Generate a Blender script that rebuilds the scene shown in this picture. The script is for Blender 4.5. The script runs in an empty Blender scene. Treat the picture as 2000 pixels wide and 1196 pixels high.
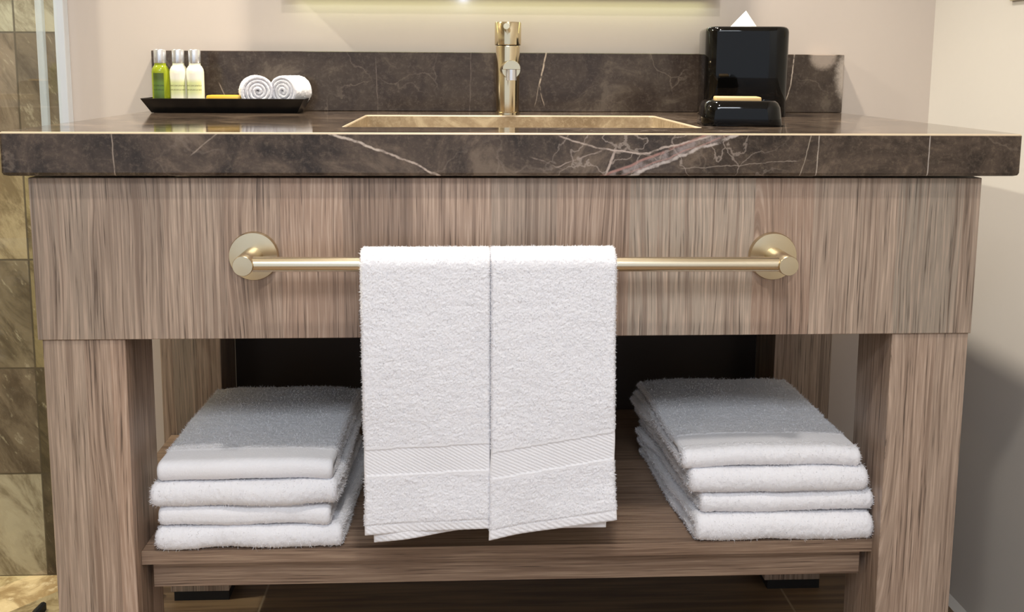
import bpy, bmesh, math, random
import numpy as np
from mathutils import Matrix, Vector

C = bpy.data.collections.new('bathroom'); bpy.context.scene.collection.children.link(C)
S = bpy.context.scene
PI = math.pi

# ------------------------------------------------------------------ camera
cd = bpy.data.cameras.new('camera'); co = bpy.data.objects.new('camera', cd); C.objects.link(co)
YAW, PIT, ROL, FPX = 0.0465, 0.1318, 0.0056, 1838.3
Fv = Vector((math.sin(YAW)*math.cos(PIT), math.cos(YAW)*math.cos(PIT), -math.sin(PIT)))
Rv = Vector((math.cos(YAW), -math.sin(YAW), 0)); Uv = Rv.cross(Fv)
R2 = Rv*math.cos(ROL)+Uv*math.sin(ROL); U2 = Uv*math.cos(ROL)-Rv*math.sin(ROL)
M = Matrix((R2, U2, -Fv)).transposed().to_4x4(); M.translation = Vector((-0.0763, -1.1708, 0.0802))
co.matrix_world = M
cd.sensor_width = 36; cd.lens = FPX/2000*36; cd.shift_x = 12.25/2000; cd.shift_y = -221.2/2000
cd.clip_start = .02
S.camera = co

# ------------------------------------------------------------------ light
S.view_settings.view_transform = 'Standard'; S.view_settings.look = 'None'
S.view_settings.gamma = 1; S.view_settings.use_curve_mapping = False
S.view_settings.exposure = -0.30
W = bpy.data.worlds.new('world'); S.world = W; W.use_nodes = True
W.node_tree.nodes['Background'].inputs[0].default_value = (.80, .88, 1.0, 1)
W.node_tree.nodes['Background'].inputs[1].default_value = 1.3

def lamp(name, kind, loc, energy, color, size=.1, size_y=None, target=None, spot=None, blend=.5):
    d = bpy.data.lights.new(name, kind); d.energy = energy; d.color = color
    if kind == 'AREA':
        d.size = size
        if size_y: d.shape = 'RECTANGLE'; d.size_y = size_y
        else: d.shape = 'DISK'
    else:
        d.shadow_soft_size = size
    if kind == 'SPOT':
        d.spot_size = spot; d.spot_blend = blend
    o = bpy.data.objects.new(name, d); C.objects.link(o); o.location = loc
    if target is not None:
        o.rotation_euler = (Vector(target)-Vector(loc)).to_track_quat('-Z', 'Y').to_euler()
    return o

KEY = (-.03, -.82, 1.43)          # downlight over the floor in front of the vanity
lamp('key_lamp', 'AREA', KEY, 17.5, (1, .95, .88), size=.10, target=(-.03, -.81, 0))
SHOWER = (-1.62, .26, 1.43)       # downlight of the shower
lamp('shower_lamp', 'AREA', SHOWER, 70, (1, .93, .80), size=.10, target=(-1.5, .27, 0))
BASIN = (0, .38, 1.43)           # downlight over the basin
lamp('basin_lamp', 'SPOT', BASIN, 235, (1, .91, .77), size=.05, target=(0, .385, 0), spot=math.radians(78), blend=.6)
lamp('fill_lamp', 'AREA', (-.2, -2.1, 1.43), 56, (.86, .93, 1), size=1.1, size_y=.6, target=(-.2, -2.099, 0))  # added unseen fill behind the camera, lifts the shade on the towel stacks
lamp('mirror_led', 'AREA', (0, .580, .208), .24, (.94, 1.0, .52), size=.76, size_y=.012, target=(0, .585, 0))

# ------------------------------------------------------------------ material helpers
def srgb(r, g, b):
    f = lambda c: (c/255/12.92) if c/255 <= .04045 else ((c/255+.055)/1.055)**2.4
    return (f(r), f(g), f(b), 1)

class NT:
    def __init__(s, name):
        s.m = bpy.data.materials.new(name); s.m.use_nodes = True
        s.t = s.m.node_tree; s.b = s.t.nodes['Principled BSDF']
    def n(s, kind, **kw):
        nd = s.t.nodes.new(kind)
        for k, v in kw.items():
            if k in ('operation', 'blend_type', 'data_type', 'noise_dimensions', 'voronoi_dimensions', 'feature', 'musgrave_type', 'wave_type', 'bands_direction', 'interpolation_type', 'clamp', 'white_noise'):
                setattr(nd, k, v)
        return nd
    def L(s, a, b): s.t.links.new(a, b)
    def val(s, sock, v):
        if hasattr(v, 'links'): s.L(v, sock)
        else: sock.default_value = v
    def math(s, op, a, b=None, c=None, clamp=False):
        nd = s.t.nodes.new('ShaderNodeMath'); nd.operation = op; nd.use_clamp = clamp
        s.val(nd.inputs[0], a)
        if b is not None: s.val(nd.inputs[1], b)
        if c is not None: s.val(nd.inputs[2], c)
        return nd.outputs[0]
    def mix(s, f, a, b, mode='MIX'):
        nd = s.t.nodes.new('ShaderNodeMix'); nd.data_type = 'RGBA'; nd.blend_type = mode
        s.val(nd.inputs[0], f); s.val(nd.inputs[6], a); s.val(nd.inputs[7], b)
        return nd.outputs[2]
    def noise(s, vec, scale, detail=4, rough=.5, dist=0):
        nd = s.t.nodes.new('ShaderNodeTexNoise'); nd.inputs['Scale'].default_value = scale
        nd.inputs['Detail'].default_value = detail; nd.inputs['Roughness'].default_value = rough
        nd.inputs['Distortion'].default_value = dist
        if vec is not None: s.L(vec, nd.inputs['Vector'])
        return nd.outputs[0]
    def obj(s):
        if not hasattr(s, '_o'):
            s._g = s.t.nodes.new('ShaderNodeNewGeometry'); s._o = s._g.outputs['Position']
        return s._o
    def mapping(s, vec, scale=(1, 1, 1), loc=(0, 0, 0), rot=(0, 0, 0)):
        nd = s.t.nodes.new('ShaderNodeMapping'); s.L(vec, nd.inputs[0])
        nd.inputs['Location'].default_value = loc; nd.inputs['Rotation'].default_value = rot; nd.inputs['Scale'].default_value = scale
        return nd.outputs[0]
    def sep(s, vec):
        nd = s.t.nodes.new('ShaderNodeSeparateXYZ'); s.L(vec, nd.inputs[0]); return nd.outputs
    def comb(s, x, y, z):
        nd = s.t.nodes.new('ShaderNodeCombineXYZ'); s.val(nd.inputs[0], x); s.val(nd.inputs[1], y); s.val(nd.inputs[2], z); return nd.outputs[0]
    def ramp(s, fac, stops, interp='LINEAR'):
        nd = s.t.nodes.new('ShaderNodeValToRGB'); s.L(fac, nd.inputs[0]); cr = nd.color_ramp; cr.interpolation = interp
        while len(cr.elements) < len(stops): cr.elements.new(.5)
        for e, (p, c) in zip(cr.elements, stops): e.position = p; e.color = c
        return nd.outputs[0]
    def step(s, v, lo, hi):
        nd = s.t.nodes.new('ShaderNodeMapRange'); nd.interpolation_type = 'SMOOTHSTEP'
        s.val(nd.inputs[0], v); nd.inputs[1].default_value = lo; nd.inputs[2].default_value = hi
        return nd.outputs[0]
    def bump(s, h, strength, dist):
        nd = s.t.nodes.new('ShaderNodeBump'); nd.inputs['Strength'].default_value = strength; nd.inputs['Distance'].default_value = dist
        s.L(h, nd.inputs['Height']); s.L(nd.outputs[0], s.b.inputs['Normal'])
    def set(s, color=None, rough=None, metal=None, **kw):
        if color is not None: s.val(s.b.inputs['Base Color'], color)
        if rough is not None: s.val(s.b.inputs['Roughness'], rough)
        if metal is not None: s.b.inputs['Metallic'].default_value = metal
        for k, v in kw.items(): s.val(s.b.inputs[k.replace('_', ' ')], v)
        return s.m

def wood(name, axis='Z', base=((155, 129, 111), (108, 87, 73), (184, 161, 143)), mean=.085, off=0.0, grey=(148, 135, 121), bendk=.06):
    """strips of laminated oak: grain runs along `axis`, strips step across it"""
    t = NT(name); x, y, z = t.sep(t.obj())
    if axis == 'Z': across, along = t.math('ADD', x, t.math('MULTIPLY', y, 1.0)), z
    else: across, along = t.math('ADD', y, z), x
    across = t.math('ADD', across, off)
    vo = t.t.nodes.new('ShaderNodeTexVoronoi'); vo.voronoi_dimensions = '1D'; vo.inputs['Scale'].default_value = 1/mean
    vo.inputs['Randomness'].default_value = .7; t.L(across, vo.inputs['W'])
    tone = t.sep(vo.outputs['Color'])
    # wavering of the grain, stronger in some strips
    low = t.noise(t.comb(t.math('MULTIPLY', across, 9), t.math('MULTIPLY', along, 3.2), t.math('MULTIPLY', tone[0], 40)), 1.0, 2)
    bend = t.math('MULTIPLY', t.math('SUBTRACT', low, .5), t.math('MULTIPLY', t.math('POWER', tone[1], 2.0), bendk))
    # crown-cut strips: long narrow arches about the middle of the strip
    dx = t.math('SUBTRACT', across, t.math('ADD', vo.outputs['W'], t.math('MULTIPLY', t.math('SUBTRACT', tone[0], .5), .03)))
    dz = t.math('MULTIPLY', t.math('ADD', along, t.math('ADD', .05, t.math('MULTIPLY', tone[2], .5))), .085)
    crown = t.math('SQRT', t.math('ADD', t.math('MULTIPLY', dx, dx), t.math('MULTIPLY', dz, dz)))
    sel = t.math('MULTIPLY', t.math('GREATER_THAN', tone[1], .68), 1.0 if axis == 'Z' else 0.0)
    plain_ = t.math('ADD', across, bend)
    a2 = t.math('ADD', t.math('MULTIPLY', sel, t.math('ADD', crown, t.math('MULTIPLY', bend, .35))), t.math('MULTIPLY', t.math('SUBTRACT', 1.0, sel), plain_))
    fine = t.noise(t.comb(t.math('MULTIPLY', a2, 420), t.math('MULTIPLY', along, 9), tone[2]), 1.0, 3, .62)
    mid = t.noise(t.comb(t.math('MULTIPLY', a2, 190), t.math('MULTIPLY', along, 2.2), tone[0]), 1.0, 3, .55)
    blot = t.noise(t.comb(t.math('MULTIPLY', a2, 20), t.math('MULTIPLY', along, 4), tone[1]), 1.0, 3)
    col = t.mix(tone[0], srgb(*base[0]), srgb(*grey))
    col = t.mix(t.math('MULTIPLY', t.step(fine, .48, .66), .75), col, srgb(*base[2]))
    col = t.mix(t.math('MULTIPLY', t.step(mid, .48, .36), .55), col, srgb(*base[1]))
    col = t.mix(t.math('MULTIPLY', t.step(fine, .44, .30), .85), col, srgb(*[int(c*.72) for c in base[1]]))
    col = t.mix(t.math('MULTIPLY', t.step(blot, .5, .75), .25), col, srgb(*base[1]))
    v = t.math('ADD', .82, t.math('MULTIPLY', tone[2], .36))
    col = t.mix(1.0, col, t.comb(v, v, v), 'MULTIPLY')
    t.bump(fine, .12, .001)
    return t.set(col, .42)

def marble(name, veins=(), tone=((82, 69, 59), (47, 39, 34), (120, 104, 89)), rough=.08, amount=.14, spec=.25, zmax=1, pale=()):
    """dark brown marble. veins: (x0, z0, x1, z1, width, colour, strength, wobble) on the x-z face"""
    t = NT(name); P = t.obj(); x, y, z = t.sep(P)
    big = t.noise(t.mapping(P, (1, 1, 1), (3, 1, 2)), 11, 7, .68, .8)
    sm = t.noise(P, 130, 8, .8)
    col = t.mix(t.step(big, .36, .60), srgb(*tone[1]), srgb(*tone[0]))
    col = t.mix(t.math('MULTIPLY', t.step(sm, .47, .66), .38), col, srgb(*tone[2]))
    col = t.mix(t.math('MULTIPLY', t.step(big, .54, .66), .6), col, srgb(*tone[2]))
    w = t.t.nodes.new('ShaderNodeTexNoise'); w.inputs['Scale'].default_value = 14; w.inputs['Detail'].default_value = 5; t.L(P, w.inputs['Vector'])
    vm = t.t.nodes.new('ShaderNodeVectorMath'); vm.operation = 'MULTIPLY_ADD'
    t.L(w.outputs['Color'], vm.inputs[0]); vm.inputs[1].default_value = (.12, .12, .12); t.L(P, vm.inputs[2])
    vo = t.t.nodes.new('ShaderNodeTexVoronoi'); vo.feature = 'DISTANCE_TO_EDGE'; vo.inputs['Scale'].default_value = 5.5; t.L(vm.outputs[0], vo.inputs['Vector'])
    vn = t.math('MULTIPLY', t.step(vo.outputs['Distance'], .014, .002), t.step(t.noise(P, 6, 2), .46, .62))
    col = t.mix(t.math('MULTIPLY', vn, amount), col, srgb(158, 142, 128))
    vo2 = t.t.nodes.new('ShaderNodeTexVoronoi'); vo2.feature = 'DISTANCE_TO_EDGE'; vo2.inputs['Scale'].default_value = 15; t.L(vm.outputs[0], vo2.inputs['Vector'])
    vn2 = t.math('MULTIPLY', t.step(vo2.outputs['Distance'], .03, .004), t.step(t.noise(t.mapping(P, (1, 1, 1), (7, 3, 1)), 8, 2), .50, .66))
    if len(veins) > 10:      # a shattered, densely veined zone beside the pink seam
        zone = t.math('MULTIPLY', t.step(x, .0, .08), t.step(x, .36, .24))
        vn3 = t.math('MULTIPLY', t.step(vo2.outputs['Distance'], .022, .003), zone)
        col = t.mix(t.math('MULTIPLY', vn3, .42), col, srgb(176, 160, 148))
    col = t.mix(t.math('MULTIPLY', vn2, amount*.45), col, srgb(140, 124, 112))
    for k, (x0, z0, x1, z1, wd, c, st, wob) in enumerate(veins):
        dx, dz = x1-x0, z1-z0; ln = math.hypot(dx, dz); nx, nz = -dz/ln, dx/ln
        d = t.math('ADD', t.math('ADD', t.math('MULTIPLY', x, nx), t.math('MULTIPLY', z, nz)), -(x0*nx+z0*nz))
        wobn = t.noise(t.mapping(P, (1, 0, 1), (k*1.7, 0, 0)), 26, 4, .6)
        d = t.math('ADD', d, t.math('MULTIPLY', t.math('SUBTRACT', wobn, .5), wob))
        a = t.math('ADD', t.math('ADD', t.math('MULTIPLY', x, dx/ln), t.math('MULTIPLY', z, dz/ln)), -(x0*dx/ln+z0*dz/ln))
        inside = t.math('MULTIPLY', t.step(a, -.004, .006), t.step(a, ln+.004, ln-.006))
        f = t.math('MULTIPLY', t.step(t.math('ABSOLUTE', d), wd, wd*.25), inside)
        f = t.math('MULTIPLY', t.math('MULTIPLY', f, st), t.step(t.noise(t.mapping(P, (1, 1, 1), (k*2.3, 1, 0)), 70, 3, .6), .25, .55))
        if zmax < 1: f = t.math('MULTIPLY', f, t.step(z, zmax+.0012, zmax))
        if wd > .004:
            f = t.math('MULTIPLY', f, t.step(t.noise(P, 60, 4, .6), .36, .6))
        col = t.mix(f, col, srgb(*c))
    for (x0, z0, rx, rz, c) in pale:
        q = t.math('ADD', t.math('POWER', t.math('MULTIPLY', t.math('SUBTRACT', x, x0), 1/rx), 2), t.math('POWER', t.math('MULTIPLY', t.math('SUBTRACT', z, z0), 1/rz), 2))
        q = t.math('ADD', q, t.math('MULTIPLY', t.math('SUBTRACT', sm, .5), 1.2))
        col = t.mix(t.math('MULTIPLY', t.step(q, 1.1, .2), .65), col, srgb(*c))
    return t.set(col, rough, Specular_IOR_Level=spec)

def plain(name, c, rough=.5, metal=0, bump=None, **kw):
    t = NT(name)
    col = srgb(*c)
    if bump:
        nz = t.noise(t.obj(), bump[0], 4); t.bump(nz, bump[1], .001)
        col = t.mix(t.math('MULTIPLY', nz, .08), col, srgb(*[int(v*.9) for v in c]))
    return t.set(col, rough, metal, **kw)

def tiles(name):
    """slate-look wall tiles, every course a stone of its own tone"""
    t = NT(name); P = t.obj(); x, y, z = t.sep(P)
    q = t.math('DIVIDE', t.math('ADD', z, .9128), .2105)
    row = t.math('FLOOR', q)
    pos = t.math('DIVIDE', t.math('ADD', row, .5), 12.0)
    cx = t.math('DIVIDE', t.math('ADD', x, .889), .45); colm = t.math('FLOOR', cx)
    A = [(178, 164, 138), (114, 97, 77), (124, 108, 84), (172, 152, 116), (132, 114, 94), (176, 168, 144), (176, 168, 144), (118, 104, 80), (150, 134, 100), (110, 96, 70), (150, 140, 110), (120, 108, 84)]
    B = [(92, 78, 56), (96, 82, 56), (140, 122, 84), (150, 132, 92), (112, 96, 76), (176, 166, 142), (118, 100, 80), (128, 112, 84), (120, 104, 80), (120, 104, 80), (110, 98, 70), (120, 108, 84)]
    ca = t.ramp(pos, [(i/12, srgb(*A[i])) for i in range(12)], 'CONSTANT')
    cb = t.ramp(pos, [(i/12, srgb(*B[i])) for i in range(12)], 'CONSTANT')
    col = t.mix(t.step(cx, -.0001, .0001), ca, cb)
    vec = t.comb(t.math('ADD', x, t.math('MULTIPLY', row, 3.1)), colm, z)
    vec = t.mapping(vec, (1.0, 1, 1.0), (0, 0, 0), (0, .55, 0)); vec = t.mapping(vec, (1.7, 1, .6))
    n1 = t.noise(vec, 12, 8, .7, .5); n2 = t.noise(vec, 34, 7, .75, .3)
    dark = t.mix(1, col, srgb(176, 168, 156), 'MULTIPLY')
    col = t.mix(t.step(n1, .58, .36), col, dark)
    col = t.mix(t.math('MULTIPLY', t.step(n2, .56, .70), .6), col, srgb(190, 176, 146))
    col = t.mix(t.math('MULTIPLY', t.step(n1, .60, .66), .3), col, srgb(200, 188, 160))
    gz = t.math('ABSOLUTE', t.math('SUBTRACT', t.math('FRACT', q), .5)); gx = t.math('ABSOLUTE', t.math('SUBTRACT', t.math('FRACT', cx), .5))
    g = t.math('MAXIMUM', t.step(gz, .490, .493), t.step(gx, .4955, .4965))
    col = t.mix(t.math('MULTIPLY', g, .85), col, srgb(72, 60, 42))
    h = t.math('SUBTRACT', n1, t.math('MULTIPLY', g, .6)); t.bump(h, .25, .003)
    return t.set(col, .6)

def planks(name):
    t = NT(name); P = t.obj(); x, y, z = t.sep(P)
    v = t.comb(t.math('MULTIPLY', x, 3), t.math('MULTIPLY', y, 60), 0)
    n1 = t.noise(v, 1, 4, .6); n2 = t.noise(P, 7, 4)
    col = t.mix(t.step(n1, .35, .65), srgb(88, 68, 50), srgb(132, 108, 80))
    col = t.mix(t.math('MULTIPLY', n2, .5), col, srgb(96, 76, 56))
    g = t.step(t.math('ABSOLUTE', t.math('SUBTRACT', t.math('FRACT', t.math('DIVIDE', t.math('ADD', x, .44), .96)), .5)), .4975, .4985)
    g2 = t.step(t.math('ABSOLUTE', t.math('SUBTRACT', t.math('FRACT', t.math('DIVIDE', t.math('ADD', y, .22), .16)), .5)), .490, .494)
    col = t.mix(t.math('MULTIPLY', t.math('MAXIMUM', g, t.math('MULTIPLY', g2, .2)), .8), col, srgb(150, 134, 110))
    return t.set(col, .35)

def stone_light(name):
    t = NT(name); P = t.obj()
    n1 = t.noise(P, 14, 7, .7, 1.0); n2 = t.noise(P, 60, 4, .6)
    col = t.mix(t.step(n1, .38, .62), srgb(150, 126, 86), srgb(206, 186, 142))
    col = t.mix(t.math('MULTIPLY', t.step(n2, .55, .7), .5), col, srgb(222, 206, 168))
    return t.set(col, .35)

def towel_mat(name):
    t = NT(name); P = t.obj()
    n = t.noise(P, 420, 3, .7); m = t.noise(P, 60, 3)
    col = t.mix(t.math('MULTIPLY', m, .25), srgb(228, 226, 229), srgb(214, 212, 217))
    t.bump(n, .5, .0012)
    return t.set(col, .95, Sheen_Weight=.25, Sheen_Roughness=.5, Specular_IOR_Level=.15)

def brushed(name, c, rough=.28, axis='X'):
    t = NT(name); P = t.obj()
    sc = {'X': (8, 500, 500), 'Z': (500, 500, 8), 'Y': (260, 20, 260)}[axis]
    n = t.noise(t.mapping(P, sc), 1, 3)
    t.bump(n, .05, .0004)
    r = t.math('ADD', rough-.05, t.math('MULTIPLY', n, .1))
    return t.set(srgb(*c), r, 1.0)

V_SLAB = [(-.245, .0, -.175, -.022, .0022, (196, 180, 166), .9, .012), (-.175, -.022, -.10, -.056, .0020, (190, 172, 158), .8, .014),
          (-.505, .0, -.503, -.06, .0012, (150, 134, 120), .8, .004), (-.41, -.028, -.375, 0, .0012, (150, 134, 120), .7, .005),
          (.105, -.058, .262, .004, .0095, (158, 144, 140), .72, .010), (.120, -.058, .275, .000, .0030, (214, 200, 192), .6, .018),
          (.095, -.056, .235, .000, .0024, (166, 124, 114), .75, .008), (.113, -.058, .262, .000, .0014, (168, 128, 118), .6, .010), (.045, -.004, .10, -.020, .0016, (184, 166, 152), .8, .010),
          (.10, -.020, .15, -.026, .0016, (190, 172, 160), .8, .012), (.115, -.022, .103, -.056, .0024, (184, 166, 154), .8, .010),
          (.15, -.026, .235, -.004, .0018, (190, 172, 160), .8, .012), (.10, -.021, .04, -.042, .0012, (160, 142, 130), .7, .010),
          (.375, 0, .373, -.06, .0010, (178, 164, 150), .8, .003), (.365, 0, .352, -.06, .0010, (160, 146, 130), .7, .006),
          (.519, 0, .518, -.06, .0010, (176, 164, 154), .9, .002), (.20, -.045, .35, -.034, .0010, (150, 136, 124), .6, .014),
          (.05, -.045, .01, -.03, .0010, (140, 124, 112), .6, .01)]
V_BACK = [(.080, .11, .066, .05, .0022, (190, 172, 152), .8, .006), (.066, .05, .076, .01, .0014, (160, 142, 124), .7, .006), (.066, .05, .058, .01, .0012, (150, 134, 118), .6, .006),
          (.545, .11, .540, .05, .0016, (196, 180, 164), .8, .006), (.540, .05, .525, .0, .0014, (186, 170, 154), .8, .006), (-.52, .05, -.505, .015, .0014, (160, 142, 128), .7, .004),
          (-.235, .10, -.232, .0, .0014, (104, 92, 84), .7, .006), (-.06, .11, -.062, .0, .0014, (104, 92, 84), .6, .006)]
MT = dict(
    wood=wood('oak_vertical'), wood_leg=wood('oak_leg', off=.37, mean=.04), wood_h=wood('oak_horizontal', 'X', bendk=.02, mean=.10, base=((140, 114, 94), (104, 80, 64), (164, 140, 118)), grey=(132, 110, 94)),  # horizontal oak is darker: the shelf's shade put into its colour
    marble=marble('marble_slab', V_SLAB, zmax=-.0018), marble_b=marble('marble_backsplash', V_BACK, tone=((70, 60, 52), (54, 45, 40), (100, 89, 78)), rough=.16, amount=.18, pale=((.655, .07, .035, .06, (200, 186, 172)), (.60, .105, .03, .028, (178, 162, 148)))),  # pale ovals at the backsplash end: glare painted into the stone
    basin=marble('marble_basin', (), tone=((160, 142, 116), (136, 118, 94), (204, 188, 158)), rough=.15), edge=plain('pale_edge', (176, 158, 134), .3),  # basin: slab stone in a paler copy, strong light from above in its colour
    wall=plain('paint_beige', (198, 185, 173), .55, bump=(90, .06)), wall_r=plain('paint_right', (202, 196, 188), .5, bump=(90, .06)),
    ceil=plain('paint_ceiling', (235, 232, 226), .8), tiles=tiles('slate_tiles'), floor=planks('plank_tiles'), stone=stone_light('shower_stone'),
    towel=towel_mat('terry'), steel=brushed('brushed_nickel', (220, 206, 180), .25), steel_f=brushed('nickel_faucet', (214, 198, 166), .15, 'Z'), steel_y=brushed('nickel_post', (208, 192, 162), .3, 'Y'),
    alu=plain('aluminium', (205, 208, 212), .45, .3), black=plain('black_gloss', (8, 7, 6), .045, Specular_IOR_Level=.28), tray=plain('black_satin', (12, 12, 12), .25),
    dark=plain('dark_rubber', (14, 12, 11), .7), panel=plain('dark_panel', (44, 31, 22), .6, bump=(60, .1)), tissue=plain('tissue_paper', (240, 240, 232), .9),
    cap=plain('silver_cap', (220, 220, 222), .25, .75), cream=plain('cream_lotion', (232, 228, 205), .3, Subsurface_Weight=.25, Subsurface_Radius=(.01, .01, .008)),
    soap=plain('amber_wrapper', (196, 150, 88), .4), soapy=plain('yellow_wrapper', (205, 165, 50), .4), fold=plain('cream_paper', (214, 178, 120), .5),
    mirror=plain('mirror_silver', (235, 238, 240), .02, 1.0), plastic=plain('ivory_plastic', (214, 200, 164), .4), white=plain('white_enamel', (235, 235, 232), .35))

def glass_mat(name, tint, rough=0, alpha=.9):
    t = NT(name); t.t.nodes.remove(t.b)
    tr = t.t.nodes.new('ShaderNodeBsdfTransparent'); tr.inputs[0].default_value = tint
    gl = t.t.nodes.new('ShaderNodeBsdfGlossy'); gl.inputs['Roughness'].default_value = rough
    g = t.t.nodes.new('ShaderNodeNewGeometry'); dp = t.t.nodes.new('ShaderNodeVectorMath'); dp.operation = 'DOT_PRODUCT'
    t.L(g.outputs['Normal'], dp.inputs[0]); t.L(g.outputs['Incoming'], dp.inputs[1])
    fr = t.math('ADD', .04, t.math('MULTIPLY', t.math('POWER', t.math('SUBTRACT', 1.0, t.math('ABSOLUTE', dp.outputs['Value'])), 5.0), .96))
    mx = t.t.nodes.new('ShaderNodeMixShader'); t.L(fr, mx.inputs[0]); t.L(tr.outputs[0], mx.inputs[1]); t.L(gl.outputs[0], mx.inputs[2])
    t.L(mx.outputs[0], t.t.nodes['Material Output'].inputs[0]); return t.m
MT['glass'] = glass_mat('shower_glass', (.97, .99, .98, 1))
def streak_mat():  # half-clear film for the reflection streak on the shower glass
    t = NT('reflection_streak'); tr = t.t.nodes.new('ShaderNodeBsdfTransparent'); df = t.b
    t.set(srgb(214, 220, 226), .25)
    mx = t.t.nodes.new('ShaderNodeMixShader'); mx.inputs[0].default_value = .42
    t.L(tr.outputs[0], mx.inputs[1]); t.L(df.outputs[0], mx.inputs[2]); t.L(mx.outputs[0], t.t.nodes['Material Output'].inputs[0]); return t.m
MT['streak'] = streak_mat()
def shampoo():
    t = NT('green_gel'); return t.set(srgb(192, 206, 50), .08, Transmission_Weight=.6, IOR=1.38)
MT['gel'] = shampoo()
def label_mat(name, bg, zone, ink):
    """printed label: two rows and a base row of small dark lettering too fine to read, a soft green field"""
    t = NT(name); tc = t.t.nodes.new('ShaderNodeTexCoord'); x, y, z = t.sep(tc.outputs['Object'])
    f = t.math('MULTIPLY', t.step(z, .016, .034), t.step(z, .056, .046))
    col = t.mix(t.math('MULTIPLY', f, .75), srgb(*bg), srgb(*zone))
    n = t.noise(t.comb(t.math('MULTIPLY', x, 900), 0, t.math('MULTIPLY', z, 700)), 1, 2, .7)
    rows = t.math('ADD', t.math('MULTIPLY', t.step(z, .0405, .0412), t.step(z, .0438, .0431)), t.math('MULTIPLY', t.step(z, .0335, .034), t.step(z, .0362, .0357)))
    rows = t.math('ADD', rows, t.math('MULTIPLY', t.step(z, .0100, .0104), t.step(z, .0124, .0120)))
    col = t.mix(t.math('MULTIPLY', t.math('MULTIPLY', rows, t.step(n, .40, .56)), .8), col, srgb(*ink))
    return t.set(col, .4)
MT['lab_g'] = label_mat('label_green', (70, 84, 26), (92, 122, 48), (40, 46, 20))
MT['lab_c'] = label_mat('label_cream', (236, 230, 212), (200, 206, 120), (110, 104, 60))

# ------------------------------------------------------------------ object helpers
def thing(name, label, cat, loc=(0, 0, 0), rotz=0, group=None):
    o = bpy.data.objects.new(name, None); C.objects.link(o); o.empty_display_size = .02
    o.location = loc; o.rotation_euler = (0, 0, rotz); o['label'] = label; o['category'] = cat
    if group: o['group'] = group
    return o
def tag(o, label, cat, group=None):
    o['label'] = label; o['category'] = cat
    if group: o['group'] = group
    return o
def struct(o): o['kind'] = 'structure'; return o

def mk(name, V, F, mat, parent=None, smooth=False, loc=None, rotz=0):
    me = bpy.data.meshes.new(name); me.from_pydata([tuple(map(float, v)) for v in V], [], F)
    me.update(); me.materials.append(MT[mat] if isinstance(mat, str) else mat)
    if smooth: me.polygons.foreach_set('use_smooth', [True]*len(me.polygons))
    o = bpy.data.objects.new(name, me); C.objects.link(o)
    if parent: o.parent = parent
    if loc is not None: o.location = loc
    if rotz: o.rotation_euler = (0, 0, rotz)
    return o
def bmobj(name, bm, mat, parent=None, smooth=False, auto=None):
    bmesh.ops.recalc_face_normals(bm, faces=bm.faces)
    me = bpy.data.meshes.new(name); bm.to_mesh(me); bm.free(); me.materials.append(MT[mat] if isinstance(mat, str) else mat)
    if smooth or auto:
        me.polygons.foreach_set('use_smooth', [True]*len(me.polygons))
    if auto:
        me.set_sharp_from_angle(angle=auto)
    o = bpy.data.objects.new(name, me); C.objects.link(o)
    if parent: o.parent = parent
    return o
def box_bm(bm, lo, hi, bev=0, seg=2):
    ps = [(x, y, z) for x in (lo[0], hi[0]) for y in (lo[1], hi[1]) for z in (lo[2], hi[2])]
    v = [bm.verts.new(p) for p in ps]
    fs = [(0, 1, 3, 2), (4, 6, 7, 5), (0, 4, 5, 1), (2, 3, 7, 6), (0, 2, 6, 4), (1, 5, 7, 3)]
    f = [bm.faces.new([v[i] for i in q]) for q in fs]
    bmesh.ops.recalc_face_normals(bm, faces=f)
    if bev:
        es = list({e for q in f for e in q.edges})
        bmesh.ops.bevel(bm, geom=es, offset=bev, segments=seg, profile=.5, affect='EDGES')
def box(name, lo, hi, mat, parent=None, bev=0, seg=2):
    bm = bmesh.new(); box_bm(bm, lo, hi, bev, seg)
    return bmobj(name, bm, mat, parent, auto=(.6 if bev else None))
def lathe(name, prof, mat, parent=None, axis='Z', center=(0, 0, 0), seg=64, auto=.6):
    """prof: (radius, height) list turned about `axis`"""
    V = []; F = []
    for r, h in prof:
        for k in range(seg):
            a = 2*PI*k/seg; p = (r*math.cos(a), r*math.sin(a), h)
            if axis == 'Y': p = (p[0], h, p[1])
            if axis == 'X': p = (h, p[0], p[1])
            V.append((p[0]+center[0], p[1]+center[1], p[2]+center[2]))
    n = len(prof)
    for i in range(n-1):
        for k in range(seg):
            F.append((i*seg+k, i*seg+(k+1) % seg, (i+1)*seg+(k+1) % seg, (i+1)*seg+k))
    bm = bmesh.new(); vs = [bm.verts.new(v) for v in V]
    for f in F: bm.faces.new([vs[i] for i in f])
    if prof[0][0] > 1e-6: bm.faces.new([vs[k] for k in range(seg)])
    if prof[-1][0] > 1e-6: bm.faces.new([vs[(n-1)*seg+k] for k in range(seg)])
    bmesh.ops.remove_doubles(bm, verts=bm.verts, dist=1e-6)
    return bmobj(name, bm, mat, parent, auto=auto)

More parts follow.
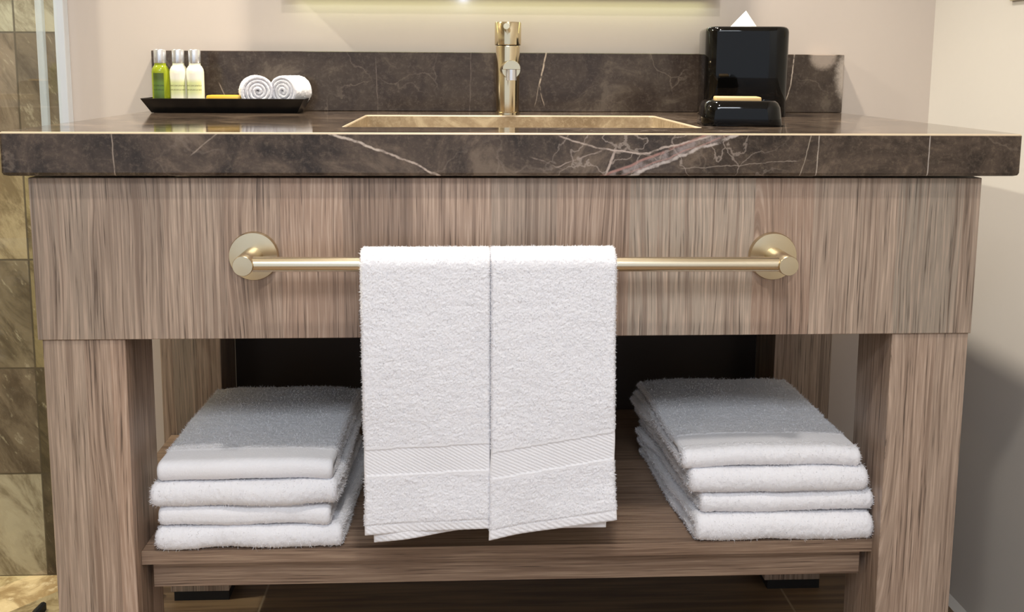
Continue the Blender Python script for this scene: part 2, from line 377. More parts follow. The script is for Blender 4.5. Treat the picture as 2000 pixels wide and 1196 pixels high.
# ------------------------------------------------------------------ the room
ZF = -.885; BW = .602; XR = .8183; ZC = 1.45
struct(box('floor', (-.80, -2.6, ZF-.03), (XR, BW, ZF), 'floor'))
struct(box('floor', (-2.0, -2.6, -.943), (-.80, BW, -.9128), 'stone'))
struct(box('wall_back', (-.80, BW, ZF-.06), (XR+.1, BW+.1, ZC), 'wall'))
struct(box('wall_shower', (-2.0, BW, ZF-.06), (-.80, BW+.1, ZC), 'tiles'))
struct(box('wall_right', (XR, -2.6, ZF-.03), (XR+.1, BW, ZC), 'wall_r'))
struct(box('wall_left', (-2.1, -2.6, ZF-.06), (-2.0, BW+.1, ZC), 'tiles'))
struct(box('ceiling', (-2.1, -2.6, ZC), (XR+.1, BW+.1, ZC+.08), 'ceil'))
bm = bmesh.new()   # bevelled sealant strip along the right wall
q = [(XR, ZF+.012), (XR-.012, ZF), (XR, ZF)]
vs = [[bm.verts.new((a, yy, b)) for a, b in q] for yy in (-2.5, BW)]
for i in range(3): bm.faces.new((vs[0][i], vs[0][(i+1) % 3], vs[1][(i+1) % 3], vs[1][i]))
bm.faces.new(vs[0]); bm.faces.new(vs[1])
struct(bmobj('trim_1', bm, 'wall_r'))
# shower kerb, running diagonally away from the wall
def diag_box(name, p0, d, ln, wd, z0, z1, mat, parent=None, bev=0):
    d = Vector((d[0], d[1], 0)).normalized(); n = Vector((-d.y, d.x, 0)); p0 = Vector((p0[0], p0[1], 0))
    bm = bmesh.new()
    box_bm(bm, (0, 0, z0), (ln, wd, z1), bev)
    mt = Matrix(((d.x, n.x, 0, p0.x), (d.y, n.y, 0, p0.y), (0, 0, 1, 0), (0, 0, 0, 1)))
    bmesh.ops.transform(bm, matrix=mt, verts=bm.verts)
    return bmobj(name, bm, mat, parent, auto=.6)
DD = (-.667, -.745)
struct(diag_box('trim_2', (-.722, .555), DD, 1.3, .13, -.93, -.862, 'stone', bev=.004))

for (p, nm, lb) in ((KEY, 'ceiling_light', 'round recessed ceiling downlight in front of the vanity'), (SHOWER, 'ceiling_light', 'round recessed ceiling downlight inside the shower'), (BASIN, 'ceiling_light', 'round recessed ceiling downlight over the basin')):
    t = thing(nm, lb, 'ceiling light', (p[0], p[1], ZC-.002), group='recessed ceiling downlights')
    lathe('trim_ring', [(.056, 0), (.056, -.012), (.068, -.010), (.072, -.002), (.072, 0)], 'white', t)
    lathe('reflector', [(.055, 0), (.054, -.004), (.001, -.003)], 'alu', t)

# ------------------------------------------------------------------ vanity
PX = -.0078; XL = -.0065
van = thing('vanity_cabinet', 'open oak-look bathroom vanity with plain front panel, square legs and low towel shelf', 'vanity', (0, 0, 0))
P0, P1 = PX-.6089, PX+.6089
box('front_panel', (P0, .019, -.267), (P1, .038, -.0585), 'wood', van, .0008, 1)
box('side_panel', (P0, .038, -.267), (P0+.018, .56, -.0585), 'wood', van)
box('side_panel', (P1-.018, .038, -.267), (P1, .56, -.0585), 'wood', van)
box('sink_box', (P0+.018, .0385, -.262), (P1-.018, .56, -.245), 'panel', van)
LO, LI = .6062, .5024
for s in (-1, 1):
    a, b = sorted((XL+s*LO, XL+s*LI))
    lg = box('leg', (a, .0228, -.868), (b, .1258, -.2675), 'wood_leg', van, .0008, 1)
    box('leg_pad', (a+.006, .03, ZF), (b-.006, .12, -.868), 'dark', lg)
for s in (-1, 1):
    a, b = sorted((XL+s*.5995, XL+s*.4947))
    lg = box('leg', (a, .4558, -.868), (b, .5588, -.2675), 'wood_leg', van, .0008, 1)
    box('leg_pad', (a+.006, .4558, ZF), (b-.0005, .55, -.868), 'dark', lg)
# shelf notched round the legs
a, b = XL-.502, XL+.502; e0, e1 = -.5927, .5927+2*XL
out = [(a, .0438), (b, .0438), (b, .127), (e1, .127), (e1, .4550), (XL+.494, .4550), (XL+.494, .556), (XL-.494, .556), (XL-.494, .4550), (e0, .4550), (e0, .127), (a, .127)]
bm = bmesh.new(); vt = [bm.verts.new((x, y, -.5693)) for x, y in out]; vb = [bm.verts.new((x, y, -.5875)) for x, y in out]
bm.faces.new(vt); bm.faces.new(vb[::-1])
for i in range(12): bm.faces.new((vt[i], vb[i], vb[(i+1) % 12], vt[(i+1) % 12]))
bmobj('shelf', bm, 'wood_h', van)
box('shelf_rail', (XL-.4930, .0607, -.6296), (XL+.4930, .079, -.5877), 'wood_h', van, .0006, 1)
box('shelf_rail', (XL-.4930, .53, -.6296), (XL+.4930, .548, -.5877), 'wood_h', van)
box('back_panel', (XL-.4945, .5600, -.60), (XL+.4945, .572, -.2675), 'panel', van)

# ------------------------------------------------------------------ countertop with undermount basin
TH = .0544
top = thing('countertop', 'polished dark brown marble countertop with pale veins on the oak vanity', 'countertop', (0, 0, 0))
def ring(x0, y0, x1, y1, z, r=0, n=5):
    if r == 0: return [(x0, y0, z), (x1, y0, z), (x1, y1, z), (x0, y1, z)]
    P = []
    for cx, cy, a0 in ((x0+r, y0+r, PI), (x1-r, y0+r, 1.5*PI), (x1-r, y1-r, 0), (x0+r, y1-r, .5*PI)):
        for k in range(n):
            a = a0+k/(n-1)*PI/2; P.append((cx+r*math.cos(a), cy+r*math.sin(a), z))
    return P
def rings_bm(bm, rings):
    R = [[bm.verts.new(p) for p in r] for r in rings]
    for a, b in zip(R, R[1:]):
        n = len(a)
        for i in range(n): bm.faces.new((a[i], a[(i+1) % n], b[(i+1) % n], b[i]))
    return R
bm = bmesh.new(); SX0, SX1, SY0, SY1 = -.2375, .2520, .1115, .440
rr = []
def R_(off, z, zb=None): rr.append(ring(-.64+off, off, .64-off, .6-off*0, z, .003, 5))
ou = lambda o, z: ring(-.64+o, o, .64-o, .6, z, .0035, 5)
inn = lambda o, z: ring(SX0-o, SY0-o, SX1+o, SY1+o, z, .008, 5)
seq = [inn(0, -TH), inn(0, -.0022), inn(.0007, -.0007), inn(.0022, 0), ou(.0022, 0), ou(.0007, -.0007), ou(0, -.0022), ou(0, -TH+.0045), ou(.0013, -TH+.0013), ou(.0045, -TH), inn(0, -TH)]
rings_bm(bm, seq); bmesh.ops.remove_doubles(bm, verts=bm.verts, dist=1e-5)
for f in bm.faces:
    zz = [v.co.z for v in f.verts]; c_ = f.calc_center_median()
    if max(zz) > -.0031 and min(zz) < -.0001 and min(zz) > -.004: f.material_index = 1  # rim chamfers get a paler, rougher stone colour
    elif max(zz)-min(zz) > .03 and SX0-.001 <= c_.x <= SX1+.001 and SY0-.001 <= c_.y <= SY1+.001: f.material_index = 2
sl = bmobj('slab', bm, 'marble', top); sl.data.materials.append(MT['edge']); sl.data.materials.append(MT['basin'])
bm = bmesh.new()
fl = lambda o, z: ring(SX0-.002+o, SY0-.002+o, SX1+.002-o, SY1+.002-o, z, .012+.0*o, 5)
Rr = rings_bm(bm, [ring(SX0-.03, SY0-.03, SX1+.03, SY1+.03, -TH-.0005, .012, 5), fl(0, -TH-.0005), fl(.004, -.135), fl(.012, -.148), fl(.03, -.150)])
bm.faces.new(Rr[-1]); basin = bmobj('basin', bm, 'basin', top, auto=.7)
lathe('drain', [(.001, -.1485), (.018, -.1485), (.022, -.1492), (.022, -.1500)], 'steel', basin, center=(.0, .28, 0))
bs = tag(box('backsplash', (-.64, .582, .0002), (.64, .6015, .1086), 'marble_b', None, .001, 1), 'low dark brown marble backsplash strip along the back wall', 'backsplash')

# ------------------------------------------------------------------ faucet
fa = thing('faucet', 'brushed nickel cylindrical single-lever basin faucet behind the sink', 'faucet', (.0045, .515, 0))
lathe('body', [(.0225, 0), (.0225, .002), (.0205, .003), (.0213, .117), (.0208, .119)], 'steel_f', fa)
lathe('handle_cap', [(.0200, .1195), (.0232, .1205), (.0235, .122), (.0235, .1590), (.0225, .1605), (.0215, .1602), (.001, .1595)], 'steel_f', fa)
# lever pin, aimed toward the room and slightly left
bm = bmesh.new()
bmesh.ops.create_cone(bm, cap_ends=True, segments=32, radius1=.0052, radius2=.0052, depth=.055)
bmesh.ops.bevel(bm, geom=[e for e in bm.edges if len(e.link_faces) == 2 and e.calc_face_angle(0) > 1], offset=.0008, segments=2, affect='EDGES')
d = Vector((-.10, -1, .12)).normalized(); qd = d.to_track_quat('Z', 'Y')
bmesh.ops.transform(bm, matrix=Matrix.Translation(Vector((-.001, -.018, .145))+d*.022) @ qd.to_matrix().to_4x4(), verts=bm.verts)
bmobj('lever', bm, 'steel_f', fa, auto=.6)
# spout: round tube whose tip is cut away underneath
bm = bmesh.new(); n = 40; r = .0150
prof = [(math.cos(2*PI*k/n)*r, math.sin(2*PI*k/n)*r) for k in range(n)]
def sring(y, f=1, z=0): return [bm.verts.new((x*f, y, zz*f+z)) for x, zz in prof]
A = sring(-.004, 1, .078); B = sring(-.118, 1, .078)
for i in range(n): bm.faces.new((A[i], A[(i+1) % n], B[(i+1) % n], B[i]))
# upper half goes on to the tip as a D section
half = [(math.cos(PI*k/20)*r, math.sin(PI*k/20)*r) for k in range(21)]
Cc = [bm.verts.new((x, -.118, z+.078)) for x, z in half]; D = [bm.verts.new((x, -.132, z+.078)) for x, z in half]
D2 = [bm.verts.new((x*.95, -.1335, z*.93+.0785)) for x, z in half]
for i in range(20):
    bm.faces.new((Cc[i], Cc[i+1], D[i+1], D[i])); bm.faces.new((D[i], D[i+1], D2[i+1], D2[i]))
bm.faces.new((Cc[0], D[0], D[20], Cc[20])); bm.faces.new((D[0], D2[0], D2[20], D[20])); bm.faces.new(D2); bm.faces.new(B)
spo = bmobj('spout', bm, 'steel_f', fa, auto=.6)
lathe('aerator', [(.0078, .0600), (.0085, .0605), (.0085, .078)], 'cap', spo, center=(0, -.1265, 0), seg=40)

# ------------------------------------------------------------------ towel bar
tb = thing('towel_bar', 'long brushed nickel towel bar on round rosettes, screwed to the vanity front', 'towel bar', (0, .019, 0))
bxs = (-.3405, .3270)
for x, zc in zip(bxs, (-.1580, -.1605)):
    rs = lathe('rosette', [(.0312, -.0002), (.0312, -.005), (.0302, -.0075), (.012, -.0095), (.001, -.0095)], 'steel_y', tb, 'Y', (x, 0, zc), 96)
    lathe('post', [(.0125, -.0093), (.0125, -.0650), (.0118, -.0665), (.001, -.0668)], 'steel_y', tb, 'Y', (x, 0, zc), 64)
bm = bmesh.new(); n = 48
cs = [(math.cos(2*PI*k/n)*.0091, math.sin(2*PI*k/n)*.0091) for k in range(n)]
A = [bm.verts.new((bxs[0]+.0105, -.0545+a, -.1580+b)) for a, b in cs]; B = [bm.verts.new((bxs[1]-.0105, -.0545+a, -.1605+b)) for a, b in cs]
for i in range(n): bm.faces.new((A[i], A[(i+1) % n], B[(i+1) % n], B[i]))
bm.faces.new(A); bm.faces.new(B)
bmobj('bar', bm, 'steel', tb, auto=.6)

# ------------------------------------------------------------------ terry cloth
rng = np.random.default_rng(7)
def vnoise(U, V, scale, seed):
    """smooth value noise on arrays U, V given in metres; scale = cell size"""
    g = np.random.default_rng(seed).uniform(-1, 1, (512, 512))
    u = U/scale+97.3; v = V/scale+41.7
    i = np.floor(u).astype(int); j = np.floor(v).astype(int); fu = u-i; fv = v-j
    fu = fu*fu*(3-2*fu); fv = fv*fv*(3-2*fv)
    G = lambda a, b: g[a % 512, b % 512]
    return (G(i, j)*(1-fu)+G(i+1, j)*fu)*(1-fv)+(G(i, j+1)*(1-fu)+G(i+1, j+1)*fu)*fv
def samples(L, step, r):
    n = max(8, int(L/step)); mid = np.linspace(r, L-r, n)
    k = 6; a = np.linspace(0, PI/2, k, endpoint=False); e = r*(1-np.cos(a))
    return np.concatenate([e, mid, L-e[::-1]])
def cloth_shell(Pfun, Lu, Ls, H, r, step=.0016, disp=None, seed=1, fuzz=9000, flen=.0022, mask=None, terry=.00065):
    """closed padded sheet. Pfun(U,S)->(n,m,3); U across, S along; H half thickness; r edge rounding.
    mask(U,S,side)->0 where the weave is flat; returns (verts, quads)"""
    u = samples(Lu, step, r); s = samples(Ls, step, r); U, Sg = np.meshgrid(u, s, indexing='ij')
    P = Pfun(U, Sg)
    du = np.gradient(P, axis=0); ds = np.gradient(P, axis=1)
    N = np.cross(du, ds); N /= np.maximum(np.linalg.norm(N, axis=2, keepdims=True), 1e-9)
    ex = lambda e: np.sqrt(np.clip(1-np.clip(1-e/r, 0, 1)**2, 0, 1))
    prof = ex(np.minimum(U, Lu-U))*ex(np.minimum(Sg, Ls-Sg))
    hh = (H(U, Sg) if callable(H) else H)*prof
    sides = []
    for k, sg in ((0, 1), (1, -1)):
        ns = np.random.default_rng(seed*7+k).uniform(-1, 1, U.shape)*.80+vnoise(U*.6, Sg, .0036, seed*7+k+50)*.40+vnoise(U*.5, Sg, .010, seed+k)*.30
        mk_ = mask(U, Sg, k) if mask else 1.0
        d = ns*terry*mk_*np.maximum(prof, .25)
        if disp is not None: d = d+disp(U, Sg, k)*prof
        sides.append(P+N*sg*(hh+d)[..., None])
    nu, nv = U.shape; idx = np.arange(nu*nv).reshape(nu, nv)
    a, b, c, d_ = idx[:-1, :-1].ravel(), idx[1:, :-1].ravel(), idx[1:, 1:].ravel(), idx[:-1, 1:].ravel()
    q0 = np.stack([a, b, c, d_], 1); q1 = np.stack([d_, c, b, a], 1)+nu*nv
    V = np.concatenate([sides[0].reshape(-1, 3), sides[1].reshape(-1, 3)])
    # stitch borders
    bd = np.concatenate([idx[:, 0], idx[-1, 1:], idx[-2::-1, -1], idx[0, -2::-1]])
    b2 = np.roll(bd, -1); st = np.stack([b2, bd, bd+nu*nv, b2+nu*nv], 1)[:-1]
    Q = np.concatenate([q0, q1, st])
    # loops of pile: slim curved blades standing on the cloth
    fv = []; ff = []
    if fuzz:
        g = np.random.default_rng(seed+900)
        k = g.integers(0, 2, fuzz); iu = g.integers(0, nu, fuzz); iv = g.integers(0, nv, fuzz)
        # more of them on the rounded borders
        m = g.random(fuzz) < .16; iu[m] = np.where(g.random(m.sum()) < .5, g.integers(0, 6, m.sum()), nu-1-g.integers(0, 6, m.sum()))
        m = g.random(fuzz) < .10; iv[m] = np.where(g.random(m.sum()) < .5, g.integers(0, 6, m.sum()), nv-1-g.integers(0, 6, m.sum()))
        keep = np.ones(fuzz, bool)
        if mask:
            keep = np.array(mask(U, Sg, 0))[iu, iv] > .5
            keep &= np.array(mask(U, Sg, 1))[iu, iv] > .5
        k, iu, iv = k[keep], iu[keep], iv[keep]; n = len(k)
        base = np.where((k == 0)[:, None], sides[0][iu, iv], sides[1][iu, iv])
        nn = N[iu, iv]*np.where(k == 0, 1, -1)[:, None]
        cen = P[iu, iv]; outw = base-cen; ol = np.linalg.norm(outw, axis=1, keepdims=True); outw = np.where(ol > 1e-5, outw/np.maximum(ol, 1e-9), nn)
        d1 = nn*.7+g.normal(0, .55, (n, 3)); bu = np.minimum(iu, nu-1-iu) < 6
        du1 = du[iu, iv]/np.maximum(np.linalg.norm(du[iu, iv], axis=1, keepdims=True), 1e-9)
        d1 += np.where(bu, np.where(iu < nu/2, -1, 1), 0)[:, None]*du1*.9
        d1 /= np.linalg.norm(d1, axis=1, keepdims=True)
        side = np.cross(d1, g.normal(0, 1, (n, 3))); side /= np.maximum(np.linalg.norm(side, axis=1, keepdims=True), 1e-9)
        ln = (flen*g.uniform(.5, 1.15, n))[:, None]; w = .00022
        droop = g.normal(0, .35, (n, 3))
        p0 = base-d1*.0005; m1 = base+d1*ln*.55; tip = base+(d1+droop)*ln
        fv = np.stack([p0-side*w, p0+side*w, m1+side*w, m1-side*w, tip], 1).reshape(-1, 3)
        o = np.arange(n)*5+len(V)
        ff = [np.stack([o, o+1, o+2, o+3], 1), np.stack([o+3, o+2, o+4, o+4], 1)]
        V = np.concatenate([V, fv]); tri = np.stack([o+3, o+2, o+4], 1); Q = np.concatenate([Q, ff[0]])
        return V, Q, tri
    return V, Q, np.zeros((0, 3), int)
def join_shells(shells):
    V = []; Q = []; T = []; o = 0
    for v, q, t in shells:
        V.append(v); Q.append(q+o); T.append(t+o); o += len(v)
    return np.concatenate(V), np.concatenate(Q), np.concatenate(T)
def np_mesh(name, shells, mat, parent=None):
    V, Q, T = join_shells(shells)
    me = bpy.data.meshes.new(name); me.vertices.add(len(V)); me.vertices.foreach_set('co', V.astype(np.float32).ravel())
    li = np.concatenate([Q.ravel(), T.ravel()]).astype(np.int32)
    me.loops.add(len(li)); me.loops.foreach_set('vertex_index', li)
    nf = len(Q)+len(T); me.polygons.add(nf)
    st = np.concatenate([np.arange(len(Q))*4, len(Q)*4+np.arange(len(T))*3]).astype(np.int32)
    me.polygons.foreach_set('loop_start', st)
    me.polygons.foreach_set('use_smooth', np.ones(nf, bool))
    me.update(calc_edges=True); me.validate(); me.materials.append(MT[mat])
    o = bpy.data.objects.new(name, me); C.objects.link(o)
    if parent: o.parent = parent
    return o

# ---- two hand towels over the bar
BY, BZ = .019-.0545, -.1593
def hanging(x0, x1, zl, zr, back_z, seed, rad, sx=0.0, th=.0042, fuzz=20000, band=None, bulge=.0, zoff=0, sbot=0.0):
    """sheet from the back hem, up over the bar and down to the front hem; zl/zr = front hem at left/right"""
    Lb = BZ-back_z; arc = PI*rad; zf = (zl+zr)/2; Lf = BZ-zf; L = Lb+arc+Lf; Wd = x1-x0
    def Pf(U, Sg):
        f = U/Wd
        sfront = np.clip((Sg-Lb-arc)/Lf, 0, 1)
        # slant of the front hem
        zfu = zl+(zr-zl)*f
        y = np.where(Sg < Lb, BY+rad, np.where(Sg > Lb+arc, BY-rad, BY+rad*np.cos(np.clip((Sg-Lb)/rad, 0, PI))))
        z = np.where(Sg < Lb, BZ-(Lb-Sg), np.where(Sg > Lb+arc, BZ-sfront*(BZ-zfu), BZ+rad*np.sin(np.clip((Sg-Lb)/rad, 0, PI))))
        drop = np.clip((BZ-z)/.35, 0, 1)
        wave = vnoise(U, Sg, .055, seed+3)*.0030+vnoise(U, Sg, .11, seed+4)*.003
        y = y+wave*drop*np.where(Sg > Lb, 1, .3)-np.where(Sg > Lb+arc, bulge*drop, 0)
        x = x0+U+sx*drop+vnoise(U*0, Sg, .035, seed+9)*.0012*drop+vnoise(U*0+.3, Sg, .12, seed+11)*.0015*drop+sbot*(drop**3)*(f-.3)
        return np.stack([x, y, z], 2)
    def bandcoord(U, Sg):
        # distance up from the front hem
        f = U/Wd; zfu = zl+(zr-zl)*f; sfront = (Sg-Lb-arc)/Lf
        return (1-sfront)*(BZ-zfu), sfront
    b0, b1 = band if band else (9, 9.1)
    def mask(U, Sg, k):
        d, sf = bandcoord(U, Sg)
        m = np.where((d > b0) & (d < b1), .12, 1.0)
        m = np.where(d < .013, .2, m)
        return np.where(sf < 0, 1.0, m)
    def disp(U, Sg, k):
        d, sf = bandcoord(U, Sg); on = (sf > 0)
        inb = (d > b0+.004) & (d < b1-.004)
        ribs = np.sin((U*.62+d)*2*PI/.0042)*.00042
        edge = (((d > b0-.002) & (d < b0+.003)) | ((d > b1-.003) & (d < b1+.002)))
        cord = np.abs(np.sin((U*1.0-d*.8)*2*PI/.007))*.0006-.0002
        hem = (d < .012)
        hr = np.sin((U*.7+d)*2*PI/.006)*.00030-.0006
        grv = -.0012*np.exp(-((d-.0135)/.0014)**2)
        o = np.where(inb, ribs-.0011, 0)+np.where(edge, cord-.0003, 0)+np.where(hem, hr, 0)+grv
        return np.where(on, o, 0)*(1 if band else 0)
    return cloth_shell(Pf, Wd, L, th, .0042, .00115, disp, seed, fuzz, .0021, mask)
A1 = hanging(-.1990, -.0425, -.5010, -.4930, -.46, 11, .0178, sx=.0005, band=(.074, .116), fuzz=60000)
A2 = hanging(-.1960, -.050, -.5130, -.4920, -.45, 12, .0132, sx=.007, th=.0030, fuzz=5000, band=(9, 9.1))
lt = tag(np_mesh('hand_towel', [A1, A2], 'towel'), 'left of the two white terry hand towels hanging over the towel bar', 'towel', 'hand towels on the bar')
B1 = hanging(-.0420, .1110, -.5080, -.4830, -.45, 21, .0180, sx=.0005, band=(.077, .119), fuzz=60000, bulge=.0015, sbot=.010)
B2 = hanging(-.030, .1060, -.500, -.497, -.44, 22, .0132, sx=-.001, th=.0030, fuzz=5000)
rt = tag(np_mesh('hand_towel', [B1, B2], 'towel'), 'right of the two white terry hand towels hanging over the towel bar', 'towel', 'hand towels on the bar')

# ---- folded towels
def folded(x0, x1, yf, yb, z0, h, seed, label, group, band=False, skew=0.0, droop=0.0, slit=0.0, layers=2, rot=0.0, backlift=0, sag=0, fz=34000, fl=.0034):
    """folded towel: two padded leaves joined by a round fold at the front"""
    t = h/4*1.0; Wd = x1-x0; rad = h/4; Lt = (yb-yf); arc = PI*rad; L = 2*(Lt-rad)+arc; s1 = Lt-rad
    p = 2.6
    def Pf(U, Sg):
        a = np.clip((Sg-s1)/rad, 0, PI); top_ = Sg < s1; bot_ = Sg > s1+arc
        # superelliptic nose
        ca, sa = np.cos(a), np.sin(a); n = (np.abs(ca)**p+np.abs(sa)**p)**(-1/p)
        y = np.where(top_, yb-Sg, np.where(bot_, yf+rad+(Sg-s1-arc), yf+rad-rad*sa*n))
        zc = z0+h/2
        z = np.where(top_, zc+rad, np.where(bot_, zc-rad, zc+rad*ca*n))
        f = U/Wd; g = (y-yf)/Lt
        x = x0+U+skew*g+vnoise(U*0+seed, y, .07, seed+5)*.003
        # the upper leaf wanders a little against the lower
        x = x+np.where(z > zc, 1, -1)*slit*g
        lift = vnoise(U, y, .06, seed+2)*.0018
        z = z+lift+droop*(np.abs(2*f-1)**3)*-1+backlift*g+np.where(f > .5, sag*(2*f-1)**2, 0)
        z = np.maximum(z, z0+.0002+t*.0)
        y = y+vnoise(U, y*0, .05, seed+6)*.0036
        if rot:
            c_, s_ = math.cos(rot), math.sin(rot); cx = (x0+x1)/2
            xx = cx+(x-cx)*c_-(y-yf)*s_; y = yf+(x-cx)*s_+(y-yf)*c_; x = xx
        return np.stack([x, y, z], 2)
    def mask(U, Sg, k):
        if not band: return np.ones_like(U)
        return np.where((Sg > s1-band[0]) & (Sg < s1+band[1]), .15, 1.0)
    def disp(U, Sg, k):
        if not band: return U*0
        q = (Sg > s1-band[0]) & (Sg < s1+band[1])
        rb = np.sin((U*.7+Sg)*2*PI/.0048)*.00032
        cord = np.exp(-((Sg-(s1-band[0]))/.0014)**2)*.0009*(.6+.4*np.sin(U*2*PI/.006))
        return np.where(q, rb-.0006, 0)+cord
    sh = cloth_shell(Pf, Wd, L, t*.98, min(t*.98, .009), .0017, disp, seed, fz, fl, mask, terry=.0008)
    return tag(np_mesh('folded_towel', [sh], 'towel'), label, 'towel', group)
ZS = -.5690
GL = 'folded towels in the left stack'; GR = 'folded towels in the right stack'
z = ZS
folded(-.492, -.242, .046, .34, z, .0325, 31, 'thick white folded towel at the bottom of the left stack, lying on the shelf', GL, skew=.018, slit=.002); z += .0325
folded(-.485, -.254, .050, .34, z, .0290, 32, 'thin smooth white folded towel second from the bottom of the left stack', GL, skew=.008, slit=-.003, band=(.03, .013), fl=.0018); z += .0290
folded(-.493, -.244, .046, .345, z, .0345, 33, 'white folded towel second from the top of the left stack', GL, skew=.004, slit=.003); z += .0345
folded(-.484, -.249, .052, .345, z, .0300, 34, 'topmost towel of the left stack, with a woven band along its front fold', GL, band=(.030, .03), skew=.006, slit=-.002, droop=.003)
z = ZS
folded(.243, .494, .044, .335, z, .040, 41, 'thick fluffy white folded towel at the bottom of the right stack, lying on the shelf', GR, skew=-.022, slit=-.002); z += .040
folded(.250, .494, .048, .335, z, .029, 42, 'thin white folded towel second from the bottom of the right stack', GR, skew=-.030, slit=.003); z += .029
folded(.236, .486, .046, .345, z, .036, 43, 'plump white folded towel second from the top of the right stack', GR, skew=-.024, slit=-.004); z += .036
folded(.226, .476, .052, .345, z, .028, 44, 'topmost towel of the right stack, with a curved woven band on top', GR, band=(.045, -.008), skew=-.010, slit=.003, droop=.004)

# ------------------------------------------------------------------ amenity tray
tr = thing('amenity_tray', 'long black flared tray at the left of the countertop', 'tray', (-.489, .520, .0005))
bm = bmesh.new()
rc = lambda hx, hy, z: [(-hx, -hy, z), (hx, -hy, z), (hx, hy, z), (-hx, hy, z)]
Rr = rings_bm(bm, [rc(.125, .030, 0), rc(.139, .0435, .0245), rc(.1375, .0420, .0250), rc(.1245, .0290, .0035)])
bm.faces.new(Rr[0][::-1]); bm.faces.new(Rr[-1]); bmobj('tray_body', bm, 'tray', tr)
def bottle(x, body, lab, label, group):
    t = thing('toiletry_bottle', label, 'bottle', (x, .520, .0045), group=group)
    pr_ = [(.013, 0), (.0148, .0012), (.0152, .004), (.0152, .066), (.0142, .071), (.0118, .0755), (.0100, .0775), (.0098, .081)]
    bb = lathe('bottle_body', pr_, body, t, seg=48)
    lathe('cap', [(.0101, .0812), (.0103, .0818), (.0103, .1036), (.0096, .1048), (.001, .1050)], 'cap', t, seg=48)
    V = []; F = []; n = 24
    for k in range(n+1):
        a = -PI/2+(-.62+1.24*k/n if lab == 'lab_g' else -1.0+2.0*k/n)
        for zz in (.006, .064): V.append((.0154*math.cos(a), .0154*math.sin(a), zz))
    for k in range(n): F.append((2*k, 2*k+2, 2*k+3, 2*k+1))
    mk('label', V, F, lab, bb, smooth=True)
    return t
bottle(-.6050, 'gel', 'lab_g', 'translucent green gel bottle with a silver cap, at the left end of the tray', 'small toiletry bottles')
bottle(-.5738, 'cream', 'lab_c', 'cream lotion bottle with a silver cap, between the green bottle and another cream one', 'small toiletry bottles')
bottle(-.5455, 'cream', 'lab_c', 'rightmost of the three small bottles, cream lotion with silver cap, beside the yellow soap', 'small toiletry bottles')
sp = thing('soap_bar', 'flat yellow wrapped soap bar lying in the tray between bottles and rolled cloths', 'soap', (-.4950, .525, .0042))
box('wrapper', (-.030, -.018, 0), (.030, .018, .0260), 'soapy', sp, .003, 2)
def roll(x, y, rot, label, seed, R=.0290, Ln=.054):
    t_ = .0032; turns = R/(2*t_*.98)-.25; gth = turns*2*PI
    th = np.linspace(.6, gth, 4000); rr_ = t_*.98*th/PI+.0006; L_ = np.concatenate([[0], np.cumsum(np.hypot(np.diff(rr_*np.cos(th)), np.diff(rr_*np.sin(th))))]); L = L_[-1]
    c, s = math.cos(rot), math.sin(rot)
    def Pf(U, Sg):
        T = np.interp(Sg, L_, th); r_ = np.interp(Sg, L_, rr_)
        a = T-gth-1.45
        px = r_*np.cos(a); pz = r_*np.sin(a)+R; py = U-Ln/2+vnoise(Sg, U*0, .03, seed)*.0012
        return np.stack([x+px*c-py*s, y+px*s+py*c, np.maximum(pz+.0045-.0+.0035, .0045+.0036)], 2)
    sh = cloth_shell(Pf, Ln, L, t_*.92, .0025, .0016, None, seed, 9000, .0015, terry=.0004)
    return tag(np_mesh('rolled_washcloth', [sh], 'towel'), label, 'washcloth', 'rolled washcloths in the tray')
roll(-.4400, .526, .30, 'small rolled white washcloth in the tray, beside the yellow soap bar', 61)
roll(-.3800, .526, -.40, 'small rolled white washcloth at the right end of the tray', 62)

# ------------------------------------------------------------------ tissue box, soap dish
def rsq(hx, hy, z, r, n=8): return ring(-hx, -hy, hx, hy, z, r, n)
tc = thing('tissue_box_cover', 'tall glossy black square tissue box cover with a white tissue on top', 'tissue box', (.4165, .485, .0003), math.radians(-8))
bm = bmesh.new(); h = .0700
sq = [rsq(h-.001, h-.001, 0, .024), rsq(h, h, .002, .025), rsq(h, h, .143, .025), rsq(h-.0010, h-.0010, .1475, .024), rsq(h-.0035, h-.0035, .1505, .0215), rsq(h-.0075, h-.0075, .152, .0175)]
sq += [ring(-.030, -.018, .030, .018, .152, .0175, 8), ring(-.028, -.016, .028, .016, .143, .0155, 8)]
Rr = rings_bm(bm, sq); bm.faces.new(Rr[-1]); bm.faces.new(Rr[0][::-1])
bmobj('cover', bm, 'black', tc, auto=.9)
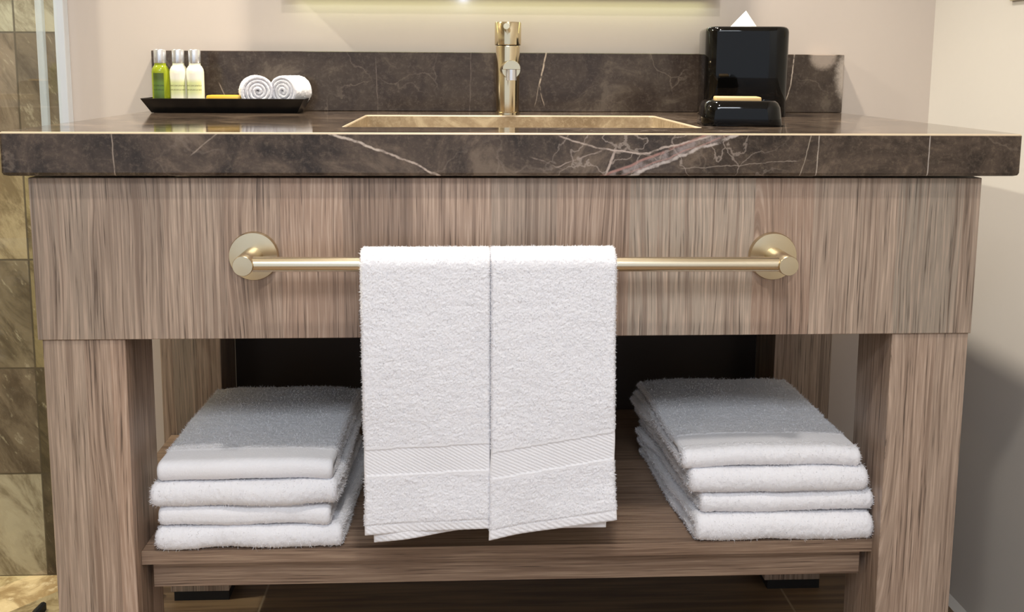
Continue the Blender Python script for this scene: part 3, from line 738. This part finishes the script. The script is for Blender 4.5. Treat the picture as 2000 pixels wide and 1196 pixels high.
# tissue: two crossed folds drawn up to a point
V = []; F = []; n = 24; m = 8
for j in range(m+1):
    f = j/m
    for k in range(n):
        a = 2*PI*k/n; rad = (1-f)**1.0
        fold_ = 1+.18*math.sin(5*a+1)+.10*math.sin(9*a)
        V.append((.030*rad*math.cos(a)*(1+.05*math.sin(3*a))+.004*f, .013*rad*math.sin(a)*fold_, .145+f*.037+.0015*math.sin(7*a)*(1-f)*f))
for j in range(m):
    for k in range(n): F.append((j*n+k, j*n+(k+1) % n, (j+1)*n+(k+1) % n, (j+1)*n+k))
mk('tissue', V, F, 'tissue', tc, smooth=False)
sd = thing('soap_dish', 'low glossy black dish with rounded corners, in front of the tissue box cover', 'soap dish', (.327, .190, .0003), math.radians(-8))
bm = bmesh.new(); hx, hy = .0570, .0500
sq = [rsq(hx-.001, hy-.001, 0, .022), rsq(hx, hy, .002, .023), rsq(hx-.003, hy-.003, .026, .022), rsq(hx-.006, hy-.006, .0325, .020), rsq(hx-.010, hy-.010, .0355, .017), rsq(hx-.015, hy-.015, .0360, .012), rsq(hx-.019, hy-.019, .0330, .010)]
Rr = rings_bm(bm, sq); bm.faces.new(Rr[-1]); bm.faces.new(Rr[0][::-1]); bmobj('dish', bm, 'black', sd, auto=.9)
so = thing('soap_bar', 'tan wrapped soap bar lying on the low black dish', 'soap', (.324, .195, .0336), math.radians(-10))
box('wrapper', (-.031, -.024, 0), (.033, .024, .0072), 'fold', so, .002, 2)

# ------------------------------------------------------------------ mirror, outlet, shower screen
mi = thing('mirror', 'wide wall mirror with a lit lower edge above the faucet', 'mirror', (0, .602, 0))
box('mirror_glass', (-.398, -.037, .2110), (.3945, -.032, .95), 'mirror', mi)
box('backing_frame', (-.385, -.0315, .217), (.381, -.0005, .94), 'alu', mi)
em = NT('sensor_led'); em.set(srgb(220, 235, 255), .4, Emission_Color=srgb(200, 220, 255), Emission_Strength=9.0)
bm = bmesh.new(); bmesh.ops.create_uvsphere(bm, u_segments=24, v_segments=12, radius=.0060); bmesh.ops.translate(bm, vec=(-.0745, -.008, .2105), verts=bm.verts)
bmobj('touch_sensor', bm, em.m, mi, smooth=True)
ol = thing('wall_outlet', 'ivory electrical outlet plate on the right wall above the countertop', 'outlet', (XR, .315, .250))
box('cover_plate', (-.006, -.035, -.057), (-.0002, .035, .057), 'plastic', ol, .002, 2)
for zz in (-.020, .020): box('socket', (-.0075, -.016, zz-.013), (-.0058, .016, zz+.013), 'white', ol, .0008, 1)

sh = thing('shower_screen', 'clear glass shower screen with white metal wall channel, left of the vanity', 'shower screen', (-.800, .602, 0))
box('wall_channel', (-.0085, -.022, -.86), (.0085, -.0005, 1.2), 'alu', sh, .001, 1)
o = diag_box('glass_panel', (-.002, -.012), DD, .75, .006, -.855, 1.2, 'glass', sh)
box('reflection_strip', (-.0400, -.0250, -.855), (-.0280, -.0130, 1.2), 'streak', sh, .001, 1)  # pale translucent strip standing in for a reflection on the glass
# small dark stop standing on the kerb
bm = bmesh.new()
pts = [(-.012, 0), (.010, 0), (.010, .012), (.006, .0145), (.002, .0135)]
a = [bm.verts.new((x, -.02, z)) for x, z in pts]; b = [bm.verts.new((x, .01, z)) for x, z in pts]
bm.faces.new(a); bm.faces.new(b[::-1])
for i in range(5): bm.faces.new((a[i], b[i], b[(i+1) % 5], a[(i+1) % 5]))
ds = tag(bmobj('door_stop', bm, 'dark'), 'small black wedge-shaped stop on the pale shower kerb at the lower left', 'door stop'); ds.location = (-.812, .388, -.862)
